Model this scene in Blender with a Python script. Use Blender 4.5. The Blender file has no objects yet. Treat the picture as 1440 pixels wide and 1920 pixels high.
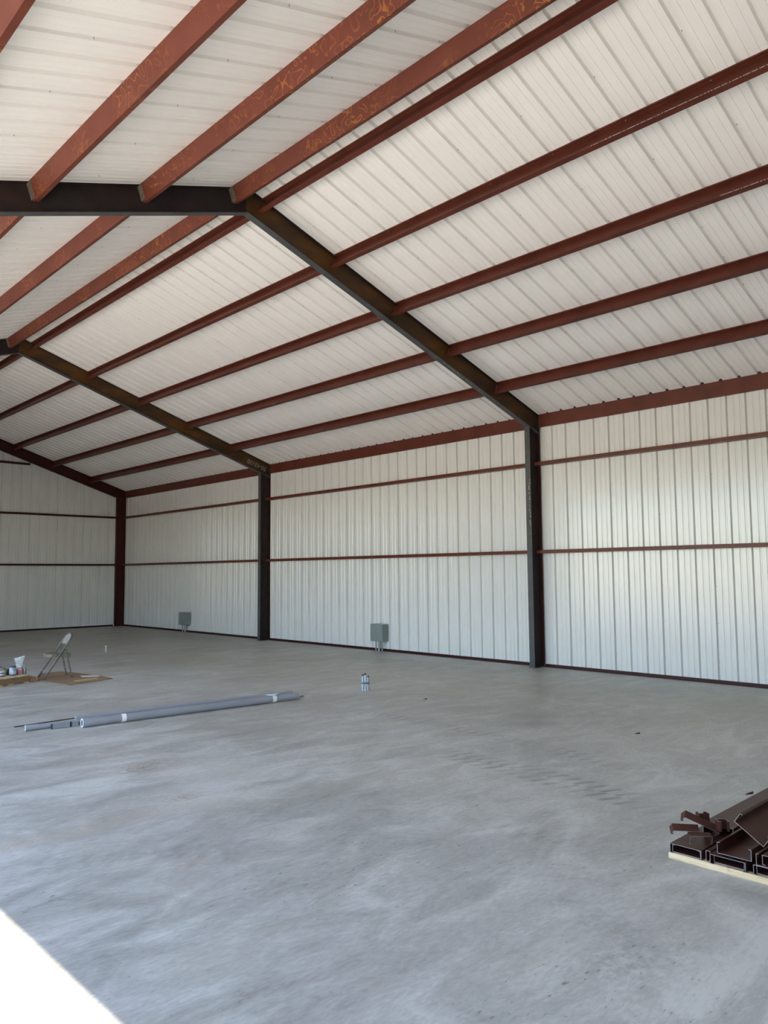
import bpy, bmesh, math, random
from mathutils import Vector, Matrix, Euler
random.seed(7)
scene = bpy.context.scene
COL = scene.collection
R = math.radians

# ------------------------------------------------------------------ camera
YAW, PITCH, ROLL, FPX = 0.7639, 0.0807, -0.0080, 1434.52
CAM = Vector((-12.5448, -0.4541, 1.8045))
cd = bpy.data.cameras.new('camera'); cam = bpy.data.objects.new('camera', cd); COL.objects.link(cam)
fw = Vector((math.sin(YAW)*math.cos(PITCH), math.cos(YAW)*math.cos(PITCH), math.sin(PITCH)))
r0 = Vector((math.cos(YAW), -math.sin(YAW), 0)); u0 = r0.cross(fw)
rr = r0*math.cos(ROLL) + u0*math.sin(ROLL); uu = -r0*math.sin(ROLL) + u0*math.cos(ROLL)
mw = Matrix.Identity(4)
for i in range(3):
    mw[i][0], mw[i][1], mw[i][2], mw[i][3] = rr[i], uu[i], -fw[i], CAM[i]
cam.matrix_world = mw
cd.sensor_fit = 'VERTICAL'; cd.sensor_height = 36.0; cd.lens = FPX*36.0/1920.0
cd.clip_start = 0.05; cd.clip_end = 500
scene.camera = cam

# ------------------------------------------------------------------ sky, sun, exposure
SUN_EL, SUN_AZ = R(60.2), R(-97)       # azimuth measured from +y towards +x: the sun stands on the open side
world = bpy.data.worlds.new('sky'); scene.world = world; world.use_nodes = True
wn = world.node_tree; wn.nodes.clear()
sky = wn.nodes.new('ShaderNodeTexSky'); sky.sky_type = 'NISHITA'; sky.sun_disc = False
sky.sun_elevation = SUN_EL; sky.sun_rotation = SUN_AZ; sky.air_density = 1.0; sky.dust_density = 0.1; sky.ozone_density = 1.6
bgn = wn.nodes.new('ShaderNodeBackground'); bgn.inputs[1].default_value = 0.68
wo = wn.nodes.new('ShaderNodeOutputWorld')
wn.links.new(sky.outputs[0], bgn.inputs[0]); wn.links.new(bgn.outputs[0], wo.inputs[0])
sl = bpy.data.lights.new('sun', 'SUN'); sl.energy = 13.8; sl.angle = R(0.53); sl.color = (1.0, 0.88, 0.71)
so = bpy.data.objects.new('sun', sl); COL.objects.link(so)
sd = Vector((math.sin(SUN_AZ)*math.cos(SUN_EL), math.cos(SUN_AZ)*math.cos(SUN_EL), math.sin(SUN_EL)))
so.rotation_euler = sd.to_track_quat('Z', 'Y').to_euler(); so.location = (-30, 5, 30)
vs = scene.view_settings
vs.view_transform = 'Standard'; vs.look = 'None'; vs.gamma = 1.0; vs.use_curve_mapping = False
vs.exposure = 0.48
scene.cycles.max_bounces = 14; scene.cycles.diffuse_bounces = 8; scene.cycles.glossy_bounces = 4

# ------------------------------------------------------------------ building dimensions (metres)
Y1, Y2, Y3 = 8.2501, 17.3188, 26.4159
Y0 = Y1 - 9.08
HE, S, W = 4.9048, 0.3308, 6.8159              # eave height, roof slope, half width
XL = -2*W                                       # the open long side
TH = math.atan(S); SN, CN = math.sin(TH), math.cos(TH)
CD, BF = 0.337, 0.118                          # column depth, flange width
DR, DP = 0.345, 0.215                          # rafter and purlin depth
def zroof(x): return HE + S*(-x) if x > -W else HE + S*(x - XL)

# ------------------------------------------------------------------ materials
def nodes_of(name):
    m = bpy.data.materials.new(name); m.use_nodes = True
    nt = m.node_tree; b = nt.nodes['Principled BSDF']
    return m, nt, b
def N(nt, t, **kw):
    n = nt.nodes.new(t)
    for k, v in kw.items(): setattr(n, k, v)
    return n
def L(nt, a, b): nt.links.new(a, b)
def ramp(nt, fac, stops):
    r = N(nt, 'ShaderNodeValToRGB'); e = r.color_ramp.elements
    e[0].position, e[0].color = stops[0][0], stops[0][1]; e[1].position, e[1].color = stops[-1][0], stops[-1][1]
    for p, c in stops[1:-1]:
        x = e.new(p); x.color = c
    L(nt, fac, r.inputs[0]); return r.outputs[0]
def g(v): return (v, v, v, 1)
def rgb(*c): return (c[0], c[1], c[2], 1)
def noise(nt, vec, scale, detail=4, rough=0.55, dist=0.0):
    n = N(nt, 'ShaderNodeTexNoise'); n.inputs['Scale'].default_value = scale; n.inputs['Detail'].default_value = detail
    n.inputs['Roughness'].default_value = rough; n.inputs['Distortion'].default_value = dist
    L(nt, vec, n.inputs['Vector']); return n.outputs[0]
def mapping(nt, vec, scale=(1, 1, 1), rot=(0, 0, 0), loc=(0, 0, 0)):
    n = N(nt, 'ShaderNodeMapping'); n.inputs['Scale'].default_value = scale; n.inputs['Rotation'].default_value = rot; n.inputs['Location'].default_value = loc
    L(nt, vec, n.inputs['Vector']); return n.outputs[0]
def coord(nt, kind='Object'): return N(nt, 'ShaderNodeTexCoord').outputs[kind]
def mix(nt, fac, a, b, mode='MIX'):
    n = N(nt, 'ShaderNodeMix', data_type='RGBA', blend_type=mode)
    for s, v in ((n.inputs[0], fac), (n.inputs[6], a), (n.inputs[7], b)):
        if hasattr(v, 'is_linked') or hasattr(v, 'links'): L(nt, v, s)
        else: s.default_value = v
    return n.outputs[2]
def math_(nt, op, a, b=None, c=None, clamp=False):
    n = N(nt, 'ShaderNodeMath', operation=op, use_clamp=clamp)
    for s, v in zip(n.inputs, (a, b, c)):
        if v is None: continue
        if hasattr(v, 'links'): L(nt, v, s)
        else: s.default_value = v
    return n.outputs[0]
def bump(nt, b, h, strength=0.2, dist=0.01):
    n = N(nt, 'ShaderNodeBump'); n.inputs['Strength'].default_value = strength; n.inputs['Distance'].default_value = dist
    L(nt, h, n.inputs['Height']); L(nt, n.outputs[0], b.inputs['Normal'])
def paint(name, col, rough=0.5, metal=0.0, var=0.12, scale=6.0, spec=0.5, bumpy=0.0):
    """a painted or plain surface with slight uneven tone"""
    m, nt, b = nodes_of(name); c = coord(nt)
    n = noise(nt, c, scale, 5)
    lo = rgb(*[v*(1-var) for v in col]); hi = rgb(*[min(1, v*(1+var)) for v in col])
    L(nt, ramp(nt, n, [(0.3, lo), (0.7, hi)]), b.inputs['Base Color'])
    b.inputs['Roughness'].default_value = rough; b.inputs['Metallic'].default_value = metal
    b.inputs['Specular IOR Level'].default_value = spec
    if bumpy: bump(nt, b, noise(nt, c, scale*8, 3), bumpy, 0.004)
    return m

MAT = {}
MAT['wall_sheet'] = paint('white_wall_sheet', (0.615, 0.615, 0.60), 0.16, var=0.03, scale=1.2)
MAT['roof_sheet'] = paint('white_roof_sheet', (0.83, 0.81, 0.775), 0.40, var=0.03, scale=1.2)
MAT['screw'] = paint('zinc_screw', (0.36, 0.35, 0.33), 0.5, metal=0.4)
MAT['closure'] = paint('black_foam_closure', (0.015, 0.014, 0.013), 0.9)
MAT['primer'] = paint('red_oxide_primer', (0.092, 0.023, 0.014), 0.42, var=0.22, scale=3.0, spec=0.28)
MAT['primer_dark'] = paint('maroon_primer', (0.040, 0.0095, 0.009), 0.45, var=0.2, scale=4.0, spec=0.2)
MAT['stack_primer'] = paint('dark_brown_primer', (0.052, 0.018, 0.013), 0.40, var=0.3, scale=7.0, spec=0.25)
MAT['cut_edge'] = paint('bare_cut_steel', (0.30, 0.275, 0.275), 0.4, metal=0.6)

def marked_primer():
    m, nt, b = nodes_of('red_primer_with_rust_scrawls'); c = coord(nt)
    oi = N(nt, 'ShaderNodeObjectInfo'); ad = N(nt, 'ShaderNodeVectorMath', operation='ADD'); L(nt, c, ad.inputs[0]); L(nt, oi.outputs['Location'], ad.inputs[1]); c = ad.outputs[0]
    base = ramp(nt, noise(nt, c, 2.5, 5), [(0.3, rgb(0.115, 0.031, 0.019)), (0.7, rgb(0.150, 0.041, 0.026))])
    f1 = noise(nt, mapping(nt, c, (7.5, 7.5, 7.5)), 1.0, 0.5, 0.4, 0.6)
    def contour(level, sharp): return math_(nt, 'SUBTRACT', 1.0, math_(nt, 'MULTIPLY', math_(nt, 'ABSOLUTE', math_(nt, 'SUBTRACT', f1, level)), sharp), clamp=True)
    line = math_(nt, 'MAXIMUM', contour(0.585, 40.0), contour(0.36, 42.0))
    patch = ramp(nt, noise(nt, mapping(nt, c, (1, 1, 1), loc=(3.1, 0.7, 0)), 0.9, 2), [(0.44, g(0)), (0.60, g(1))])
    mask = math_(nt, 'MULTIPLY', line, patch)
    streak = math_(nt, 'MULTIPLY', ramp(nt, noise(nt, mapping(nt, c, (6, 1.6, 26)), 2.0, 4), [(0.62, g(0)), (0.74, g(1))]), math_(nt, 'MULTIPLY', patch, 0.5))
    mask = math_(nt, 'MAXIMUM', math_(nt, 'MULTIPLY', mask, 0.95), streak)
    L(nt, mix(nt, mask, base, rgb(0.34, 0.125, 0.030)), b.inputs['Base Color'])
    b.inputs['Roughness'].default_value = 0.5; b.inputs['Specular IOR Level'].default_value = 0.25
    return m
MAT['primer_marked'] = marked_primer()

def mill_steel(name, dark, rust, lo, hi, rough=0.45, spec=0.5):
    m, nt, b = nodes_of(name); c = coord(nt)
    n = noise(nt, mapping(nt, c, (1.0, 1.0, 2.2)), 1.1, 6, 0.6)
    d = ramp(nt, noise(nt, c, 5, 5), [(0.3, rgb(*[v*0.8 for v in dark])), (0.7, rgb(*[v*1.25 for v in dark]))])
    f = ramp(nt, n, [(lo, g(0)), (hi, g(1))])
    L(nt, mix(nt, f, d, rgb(*rust)), b.inputs['Base Color'])
    b.inputs['Roughness'].default_value = rough; b.inputs['Specular IOR Level'].default_value = spec
    return m
MAT['web_dark'] = mill_steel('black_mill_steel', (0.024, 0.018, 0.018), (0.045, 0.020, 0.010), 0.5, 0.8, 0.6, 0.12)
MAT['web_rust'] = mill_steel('rusted_mill_steel', (0.035, 0.024, 0.017), (0.115, 0.050, 0.012), 0.34, 0.66, 0.55, 0.15)
MAT['flange'] = mill_steel('grey_mill_scale', (0.060, 0.062, 0.066), (0.075, 0.06, 0.05), 0.55, 0.8, 0.5, 0.3)
MAT['clip'] = paint('weathered_clip_steel', (0.13, 0.10, 0.075), 0.6, var=0.4, scale=25)
MAT['chalk'] = paint('grey_chalk', (0.30, 0.27, 0.22), 0.9)
MAT['chalk_white'] = paint('white_marker', (0.50, 0.48, 0.46), 0.9)
MAT['pvc'] = paint('grey_pvc', (0.265, 0.275, 0.305), 0.42, var=0.06, scale=3)
MAT['pvc_dark'] = paint('dark_grey_pvc', (0.20, 0.215, 0.225), 0.55, var=0.12, scale=18)
MAT['pvc_edge'] = paint('pale_pvc_cut_end', (0.62, 0.63, 0.66), 0.5)
MAT['pvc_pale'] = paint('pale_grey_conduit', (0.40, 0.43, 0.49), 0.4, var=0.25, scale=12)
MAT['tape'] = paint('white_tape', (0.75, 0.74, 0.70), 0.45)
MAT['tag'] = paint('pale_blue_plastic', (0.55, 0.68, 0.74), 0.4)
MAT['rod'] = paint('black_rod', (0.03, 0.03, 0.035), 0.5)
MAT['box_grey'] = paint('grey_green_enamel', (0.185, 0.215, 0.205), 0.45, var=0.05)
MAT['conduit'] = paint('galvanised_conduit', (0.26, 0.27, 0.275), 0.45, metal=0.3)
MAT['chair_metal'] = paint('taupe_chair_enamel', (0.10, 0.088, 0.075), 0.45)
MAT['chair_back'] = paint('beige_chair_back', (0.24, 0.228, 0.20), 0.5)
MAT['chair_seat'] = paint('olive_vinyl_seat', (0.15, 0.14, 0.095), 0.55)
MAT['chair_brace'] = paint('bright_brace_wire', (0.35, 0.34, 0.32), 0.4, metal=0.4)
MAT['cardboard'] = paint('brown_cardboard', (0.26, 0.165, 0.095), 0.85, var=0.12, scale=4)
MAT['cardboard_edge'] = paint('pale_cardboard_fold', (0.50, 0.33, 0.17), 0.85)
MAT['paper'] = paint('white_paper', (0.62, 0.60, 0.57), 0.8)
MAT['plastic_blue'] = paint('pale_blue_plastic_jar', (0.26, 0.30, 0.38), 0.3, var=0.35, scale=30)
MAT['lid_dark'] = paint('dark_lid', (0.05, 0.055, 0.065), 0.5)
MAT['jar_pink'] = paint('clouded_plastic_jar', (0.30, 0.28, 0.285), 0.3, var=0.15, scale=25)
MAT['jar_label'] = paint('red_and_white_label', (0.42, 0.13, 0.15), 0.5, var=0.6, scale=22)
MAT['tin'] = paint('olive_tin', (0.16, 0.15, 0.05), 0.4, var=0.3, scale=14)
MAT['tin_dark'] = paint('dark_green_label', (0.02, 0.028, 0.018), 0.45)
MAT['purple'] = paint('purple_label', (0.055, 0.03, 0.10), 0.4)
MAT['white_plastic'] = paint('white_plastic', (0.45, 0.45, 0.47), 0.35)
MAT['grey_can'] = paint('grey_spray_can', (0.17, 0.175, 0.165), 0.4, metal=0.3)
MAT['blue_tape'] = paint('dark_blue_tape', (0.06, 0.11, 0.16), 0.5)
MAT['chip'] = paint('dark_scrap', (0.035, 0.032, 0.03), 0.8)

def wood(name, c1, c2, sc=1.0):
    m, nt, b = nodes_of(name); c = coord(nt)
    n = noise(nt, mapping(nt, c, (18*sc, 2.0*sc, 40*sc)), 2.0, 6, 0.65, 0.6)
    n2 = noise(nt, c, 9.0, 5)
    a = ramp(nt, n, [(0.3, rgb(*c1)), (0.7, rgb(*c2))])
    L(nt, mix(nt, ramp(nt, n2, [(0.62, g(0)), (0.75, g(0.7))]), a, rgb(c1[0]*.45, c1[1]*.4, c1[2]*.35)), b.inputs['Base Color'])
    b.inputs['Roughness'].default_value = 0.75
    bump(nt, b, n, 0.3, 0.003); return m
MAT['lumber'] = wood('pale_lumber', (0.50, 0.36, 0.20), (0.70, 0.55, 0.36))
MAT['pallet_side'] = wood('brown_pallet_wood', (0.19, 0.115, 0.055), (0.27, 0.165, 0.085))
MAT['pallet_deck'] = wood('pale_pallet_wood', (0.40, 0.29, 0.17), (0.55, 0.42, 0.27))

def bag_material():
    m, nt, b = nodes_of('clear_polythene')
    b.inputs['Base Color'].default_value = (0.75, 0.75, 0.75, 1); b.inputs['Roughness'].default_value = 0.3
    n = noise(nt, coord(nt), 14, 4)
    L(nt, ramp(nt, n, [(0.35, g(0.10)), (0.7, g(0.38))]), b.inputs['Alpha'])
    return m
MAT['bag'] = bag_material()

def concrete():
    m, nt, b = nodes_of('trowelled_concrete'); c = coord(nt)
    big = noise(nt, c, 0.28, 5, 0.6, 0.4)
    mid = noise(nt, mapping(nt, c, (1.0, 2.2, 1), (0, 0, R(28))), 1.3, 8, 0.66, 1.1)
    fine = noise(nt, mapping(nt, c, (3, 8, 1), (0, 0, R(40))), 5.0, 6, 0.7, 0.5)
    v = math_(nt, 'ADD', math_(nt, 'MULTIPLY', big, 0.30), math_(nt, 'ADD', math_(nt, 'MULTIPLY', mid, 0.45), math_(nt, 'MULTIPLY', fine, 0.25)))
    col = ramp(nt, v, [(0.38, rgb(0.265, 0.258, 0.232)), (0.50, rgb(0.405, 0.396, 0.360)), (0.60, rgb(0.550, 0.540, 0.498))])
    # tan dust lying in drifts, more of it towards the far wall
    dust = ramp(nt, noise(nt, mapping(nt, c, (0.5, 1.2, 1), loc=(5.2, 1.4, 0)), 0.8, 7, 0.7), [(0.52, g(0)), (0.78, g(0.55))])
    col = mix(nt, dust, col, rgb(0.36, 0.325, 0.25))
    sep = N(nt, 'ShaderNodeSeparateXYZ'); L(nt, c, sep.inputs[0]); X, Y = sep.outputs[0], sep.outputs[1]
    def band(coordv, at, half, soft):
        d = math_(nt, 'ABSOLUTE', math_(nt, 'SUBTRACT', coordv, at))
        return math_(nt, 'SUBTRACT', 1.0, math_(nt, 'DIVIDE', math_(nt, 'SUBTRACT', d, half), soft, clamp=True), clamp=True)
    # swept line of tan grit
    wob = math_(nt, 'ADD', Y, math_(nt, 'MULTIPLY', math_(nt, 'SUBTRACT', noise(nt, c, 1.2, 3), 0.5), 0.35))
    grit = math_(nt, 'MULTIPLY', math_(nt, 'MULTIPLY', band(wob, 5.12, 0.03, 0.16), band(X, -10.4, 0.75, 0.8)), ramp(nt, noise(nt, c, 45, 3), [(0.42, g(0.1)), (0.62, g(0.85))]))
    col = mix(nt, grit, col, rgb(0.42, 0.36, 0.27))
    # rusty spots
    def spot(x, y, r, colr, base_, k=0.8):
        d = N(nt, 'ShaderNodeVectorMath', operation='DISTANCE'); L(nt, mapping(nt, c, (1, 1.6, 1)), d.inputs[0]); d.inputs[1].default_value = (x, y*1.6, 0)
        f = math_(nt, 'MULTIPLY', math_(nt, 'SUBTRACT', 1.0, math_(nt, 'DIVIDE', d.outputs['Value'], r), clamp=True), ramp(nt, noise(nt, c, 16, 5, 0.7), [(0.42, g(0)), (0.6, g(k))]))
        return mix(nt, f, base_, rgb(*colr))
    col = spot(-9.06, 6.5, 0.45, (0.26, 0.155, 0.08), col)
    col = spot(-10.7, 6.75, 0.4, (0.40, 0.29, 0.19), col, 0.6)
    col = spot(-9.29, 5.3, 0.16, (0.24, 0.15, 0.08), col)
    col = spot(-10.0, 4.0, 0.2, (0.33, 0.25, 0.17), col, 0.6)
    col = spot(-2.0, 3.9, 1.7, (0.36, 0.29, 0.16), col, 0.45)
    col = spot(-3.5, 7.6, 1.1, (0.33, 0.28, 0.18), col, 0.4)
    # tyre tracks: rows of curved lugs printed in dust
    def track(p0, p1, half, col, k):
        dx, dy = p1[0]-p0[0], p1[1]-p0[1]; ln = math.hypot(dx, dy); ux, uy = dx/ln, dy/ln
        u = math_(nt, 'ADD', math_(nt, 'MULTIPLY', math_(nt, 'SUBTRACT', X, p0[0]), ux), math_(nt, 'MULTIPLY', math_(nt, 'SUBTRACT', Y, p0[1]), uy))
        w_ = math_(nt, 'SUBTRACT', math_(nt, 'MULTIPLY', math_(nt, 'SUBTRACT', X, p0[0]), -uy), math_(nt, 'MULTIPLY', math_(nt, 'SUBTRACT', Y, p0[1]), -ux))
        bend = math_(nt, 'MULTIPLY', math_(nt, 'MULTIPLY', math_(nt, 'SUBTRACT', u, ln*0.35), math_(nt, 'SUBTRACT', u, ln*0.35)), 0.035)
        w_ = math_(nt, 'ADD', w_, bend)
        aw = math_(nt, 'ABSOLUTE', w_)
        inside = math_(nt, 'MULTIPLY', math_(nt, 'SUBTRACT', 1.0, math_(nt, 'DIVIDE', math_(nt, 'SUBTRACT', aw, half*0.85), half*0.3, clamp=True), clamp=True),
                       math_(nt, 'MULTIPLY', math_(nt, 'DIVIDE', u, 0.5, clamp=True), math_(nt, 'DIVIDE', math_(nt, 'SUBTRACT', ln, u), 0.6, clamp=True)))
        ph = math_(nt, 'SINE', math_(nt, 'ADD', math_(nt, 'MULTIPLY', u, 44.0), math_(nt, 'MULTIPLY', math_(nt, 'SIGN', w_), math_(nt, 'SUBTRACT', 1.2, math_(nt, 'MULTIPLY', aw, 16.0)))))
        lug = ramp(nt, math_(nt, 'ADD', math_(nt, 'MULTIPLY', ph, 0.5), math_(nt, 'ADD', 0.2, math_(nt, 'MULTIPLY', noise(nt, c, 6, 5), 0.6))), [(0.62, g(0.1)), (0.85, g(1))])
        f = math_(nt, 'MULTIPLY', math_(nt, 'MULTIPLY', inside, lug), ramp(nt, noise(nt, c, 2.2, 4), [(0.35, g(0.12)), (0.65, g(k))]))
        return mix(nt, f, col, rgb(0.19, 0.187, 0.175))
    col = track((-5.60, 7.0), (-5.75, 2.9), 0.13, col, 0.75)
    col = track((-6.62, 5.0), (-6.80, 2.2), 0.20, col, 0.85)
    col = track((-8.25, 3.3), (-7.75, 2.1), 0.13, col, 0.55)
    col = track((-11.0, 4.75), (-9.4, 3.95), 0.13, col, 0.45)
    # smeared damp footmarks
    for x, y, r in ((-8.83, 2.04, 0.10), (-8.91, 1.80, 0.11), (-8.9, 1.62, 0.10), (-9.15, 1.46, 0.30)):
        col = spot(x, y, r*1.8, (0.27, 0.262, 0.235), col, 0.75)
    # dark flecks and scuffs
    fl = ramp(nt, noise(nt, mapping(nt, c, (9, 26, 1), (0, 0, R(-38))), 1.6, 2, 0.5), [(0.665, g(0)), (0.705, g(0.75))])
    fl = math_(nt, 'MULTIPLY', fl, ramp(nt, noise(nt, c, 1.1, 3), [(0.42, g(0)), (0.62, g(1))]))
    col = mix(nt, fl, col, rgb(0.13, 0.13, 0.125))
    # saw-cut control joint
    jo = math_(nt, 'MULTIPLY', math_(nt, 'MULTIPLY', band(Y, 3.40, 0.0018, 0.003), band(X, -11.6, 1.6, 0.8)), ramp(nt, noise(nt, c, 3, 3), [(0.4, g(0.15)), (0.6, g(0.6))]))
    col = mix(nt, jo, col, rgb(0.14, 0.135, 0.13))
    L(nt, col, b.inputs['Base Color'])
    L(nt, ramp(nt, mid, [(0.3, g(0.40)), (0.7, g(0.60))]), b.inputs['Roughness'])
    b.inputs['Specular IOR Level'].default_value = 0.45
    h = math_(nt, 'SUBTRACT', math_(nt, 'ADD', math_(nt, 'MULTIPLY', mid, 0.6), math_(nt, 'MULTIPLY', fine, 0.4)), jo)
    bump(nt, b, h, 0.12, 0.004)
    return m
MAT['concrete'] = concrete()
MAT['gravel'] = paint('pale_limestone_gravel', (0.64, 0.575, 0.48), 0.9, var=0.25, scale=2.0, bumpy=0.4)

# ------------------------------------------------------------------ mesh helpers
class MB:
    def __init__(s): s.v = []; s.f = []; s.sm = []
    def add(s, vs_, fs, smooth=False):
        o = len(s.v); s.v += [tuple(p) for p in vs_]; s.f += [tuple(i+o for i in f) for f in fs]; s.sm += [smooth]*len(fs); return s
    def box(s, a, b):
        (x0, y0, z0), (x1, y1, z1) = a, b
        return s.add([(x0,y0,z0),(x1,y0,z0),(x1,y1,z0),(x0,y1,z0),(x0,y0,z1),(x1,y0,z1),(x1,y1,z1),(x0,y1,z1)],
                     [(0,3,2,1),(4,5,6,7),(0,1,5,4),(1,2,6,5),(2,3,7,6),(3,0,4,7)])
    def prism(s, prof, p, a, b, d, caps=True):
        """prof (u,v) in the plane at p spanned by a,b, extruded along vector d"""
        p, a, b, d = Vector(p), Vector(a), Vector(b), Vector(d); n = len(prof)
        v0 = [p + a*u + b*v for u, v in prof]; v1 = [q + d for q in v0]
        fs = [(i, (i+1) % n, n+(i+1) % n, n+i) for i in range(n)]
        if caps: fs += [tuple(range(n-1, -1, -1)), tuple(range(n, 2*n))]
        return s.add(v0+v1, fs)
    def tube(s, pts, r, seg=10, closed=False, caps=True):
        pts = [Vector(p) for p in pts]; rings = []; n = len(pts)
        rs = r if isinstance(r, (list, tuple)) else [r]*n
        up = None
        for i, p in enumerate(pts):
            t = (pts[min(i+1, n-1)] - pts[max(i-1, 0)])
            if closed: t = pts[(i+1) % n] - pts[i-1]
            t.normalize()
            if up is None:
                up = Vector((0, 0, 1)) if abs(t.z) < 0.9 else Vector((1, 0, 0))
            a = t.cross(up).normalized(); b = a.cross(t).normalized(); up = b
            rings.append([p + (a*math.cos(2*math.pi*k/seg) + b*math.sin(2*math.pi*k/seg))*rs[i] for k in range(seg)])
        fs = []; m = n if closed else n-1
        for i in range(m):
            j = (i+1) % n
            for k in range(seg): fs.append((i*seg+k, i*seg+(k+1) % seg, j*seg+(k+1) % seg, j*seg+k))
        s.add([q for ring in rings for q in ring], fs, True)
        if caps and not closed:
            s.add(rings[0], [tuple(range(seg-1, -1, -1))]); s.add(rings[-1], [tuple(range(seg))])
        return s
    def lathe(s, prof, c=(0, 0, 0), seg=20):
        """prof (radius, z) turned about z"""
        c = Vector(c); vs_ = []
        for r_, z in prof:
            for k in range(seg): vs_.append(c + Vector((r_*math.cos(2*math.pi*k/seg), r_*math.sin(2*math.pi*k/seg), z)))
        fs = [(i*seg+k, i*seg+(k+1) % seg, (i+1)*seg+(k+1) % seg, (i+1)*seg+k) for i in range(len(prof)-1) for k in range(seg)]
        return s.add(vs_, fs, True)
    def mesh(s, name, mat):
        m = bpy.data.meshes.new(name); m.from_pydata(s.v, [], s.f); m.update()
        for p, q in zip(m.polygons, s.sm): p.use_smooth = q
        bm = bmesh.new(); bm.from_mesh(m); bmesh.ops.recalc_face_normals(bm, faces=bm.faces); bm.to_mesh(m); bm.free()
        m.materials.append(MAT[mat]); return m
    def build(s, name, mat, parent=None): return link(name, s.mesh(name, mat), parent)
def link(name, data, parent=None, loc=None, rot=None):
    o = bpy.data.objects.new(name, data); COL.objects.link(o)
    if parent: o.parent = parent
    if loc is not None: o.location = loc
    if rot is not None: o.rotation_euler = rot
    return o
def tag(o, label=None, cat=None, group=None, kind=None):
    for k, v in (('label', label), ('category', cat), ('group', group), ('kind', kind)):
        if v: o[k] = v
    return o
def thing(name, label, cat, loc=(0, 0, 0), rz=0.0, group=None):
    o = link(name, None, None, loc, (0, 0, rz)); o.empty_display_size = 0.1
    return tag(o, label, cat, group)
def setting(name, label=None):
    o = link(name, None); o.empty_display_size = 0.1
    return tag(o, label, None, None, 'structure')
def copy_tree(o, parent=None):
    c = o.copy(); COL.objects.link(c); c.parent = parent
    for ch in list(o.children): copy_tree(ch, c)
    return c
def bevel(o, w=0.004, seg=2):
    m = o.modifiers.new('bevel', 'BEVEL'); m.width = w; m.segments = seg; m.limit_method = 'ANGLE'; return o
def c_profile(depth, fl, lip, t=0.0026):
    """lipped channel: web along v (0..depth) at u=0, flanges towards +u"""
    d = depth
    return [(0, 0), (fl, 0), (fl, lip), (fl-t, lip), (fl-t, t), (t, t), (t, d-t), (fl-t, d-t), (fl-t, d-lip), (fl, d-lip), (fl, d), (0, d)]

# ------------------------------------------------------------------ ribbed sheets
PITCH_R = 0.3048; PW = 3*PITCH_R; RB = 0.036
def sheet_profile(h=0.0042, hw=0.012, tw=0.007):
    """(u, v): one 3 ft sheet, ribs standing out to +v, lap lip at the end"""
    pts = []
    for k in range(3):
        c = k*PITCH_R
        pts += [(c-RB, 0), (c-0.022, 0.040), (c+0.022, 0.040), (c+RB, 0)]
        for q in (0.1016, 0.2032):
            pts += [(c+q-hw, 0), (c+q-tw, h), (c+q+tw, h), (c+q+hw, 0)]
    e = PW - RB
    pts += [(e, 0.0), (e, -0.0015), (e+0.014, -0.0015)]
    return pts
SP = sheet_profile(); SPW = sheet_profile(0.0075, 0.017, 0.008)
def sheet(name, mat, f0, f1, parent, u0=0.0, u1=None):
    """f0(u,v)/f1(u,v) give the two ends of every profile point"""
    t = 0.0008
    vs_, fs = [], []
    pr = SPW if name == 'wall_panel' else SP; n = len(pr)
    for u, v in pr:
        vs_ += [f0(u, v), f1(u, v), f0(u, v+t), f1(u, v+t)]
    for i in range(n-1):
        a, b = 4*i, 4*(i+1)
        fs += [(a, b, b+1, a+1), (a+2, a+3, b+3, b+2), (a, a+2, b+2, b), (a+1, b+1, b+3, a+3)]
    fs += [(0, 1, 3, 2), (4*n-4, 4*n-2, 4*n-1, 4*n-3)]
    return MB().add(vs_, fs)

# ------------------------------------------------------------------ floor and ground
floor = MB().box((XL-0.15, Y0-0.25, -0.15), (0.12, Y3+0.25, 0)).build('floor', 'concrete')
tag(floor, 'grey trowelled concrete slab floor', None, None, 'structure')
gm = MB(); gm.box((XL-60, Y0-60, -0.30), (60, Y3+60, -0.06))
ground = gm.build('ground', 'gravel'); tag(ground, 'pale gravel ground outside the open side', None, None, 'structure')

# ------------------------------------------------------------------ roof
ceiling = setting('ceiling', 'white ribbed metal roof sheets seen from below')
RIB0 = 7.971
y_hi = Y3 + 0.12
n_lo = math.floor((RIB0 - (Y0 - 0.1))/PW) + 1
ystart = RIB0 - n_lo*PW
npan = math.ceil((y_hi - ystart)/PW)
LSL = (W + 0.02)/CN*1.0
def slope_sheet(right):
    if right: f = lambda x: (lambda u, v: (x + v*SN, u, HE - S*x + v*CN))
    else: f = lambda x: (lambda u, v: (x - v*SN, u, HE + S*(x-XL) + v*CN))
    if right: return sheet('roof_panel', 'roof_sheet', f(-W), f(0.16), None)
    return sheet('roof_panel', 'roof_sheet', f(-W), f(XL-0.16), None)
for right in (True, False):
    me = slope_sheet(right).mesh('roof_panel', 'roof_sheet')
    for k in range(npan): link('roof_panel', me, ceiling, (0, ystart + k*PW, 0))
rc = MB(); zc = HE + S*W + 0.046
rc.prism([(-0.2, -0.2*S), (0, 0.004), (0.2, -0.2*S), (0.2, -0.2*S+0.002), (0, 0.006), (-0.2, -0.2*S+0.002)], (-W, ystart, zc), (1, 0, 0), (0, 0, 1), (0, npan*PW, 0))
rc.build('ridge_cap', 'roof_sheet', ceiling)

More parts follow.
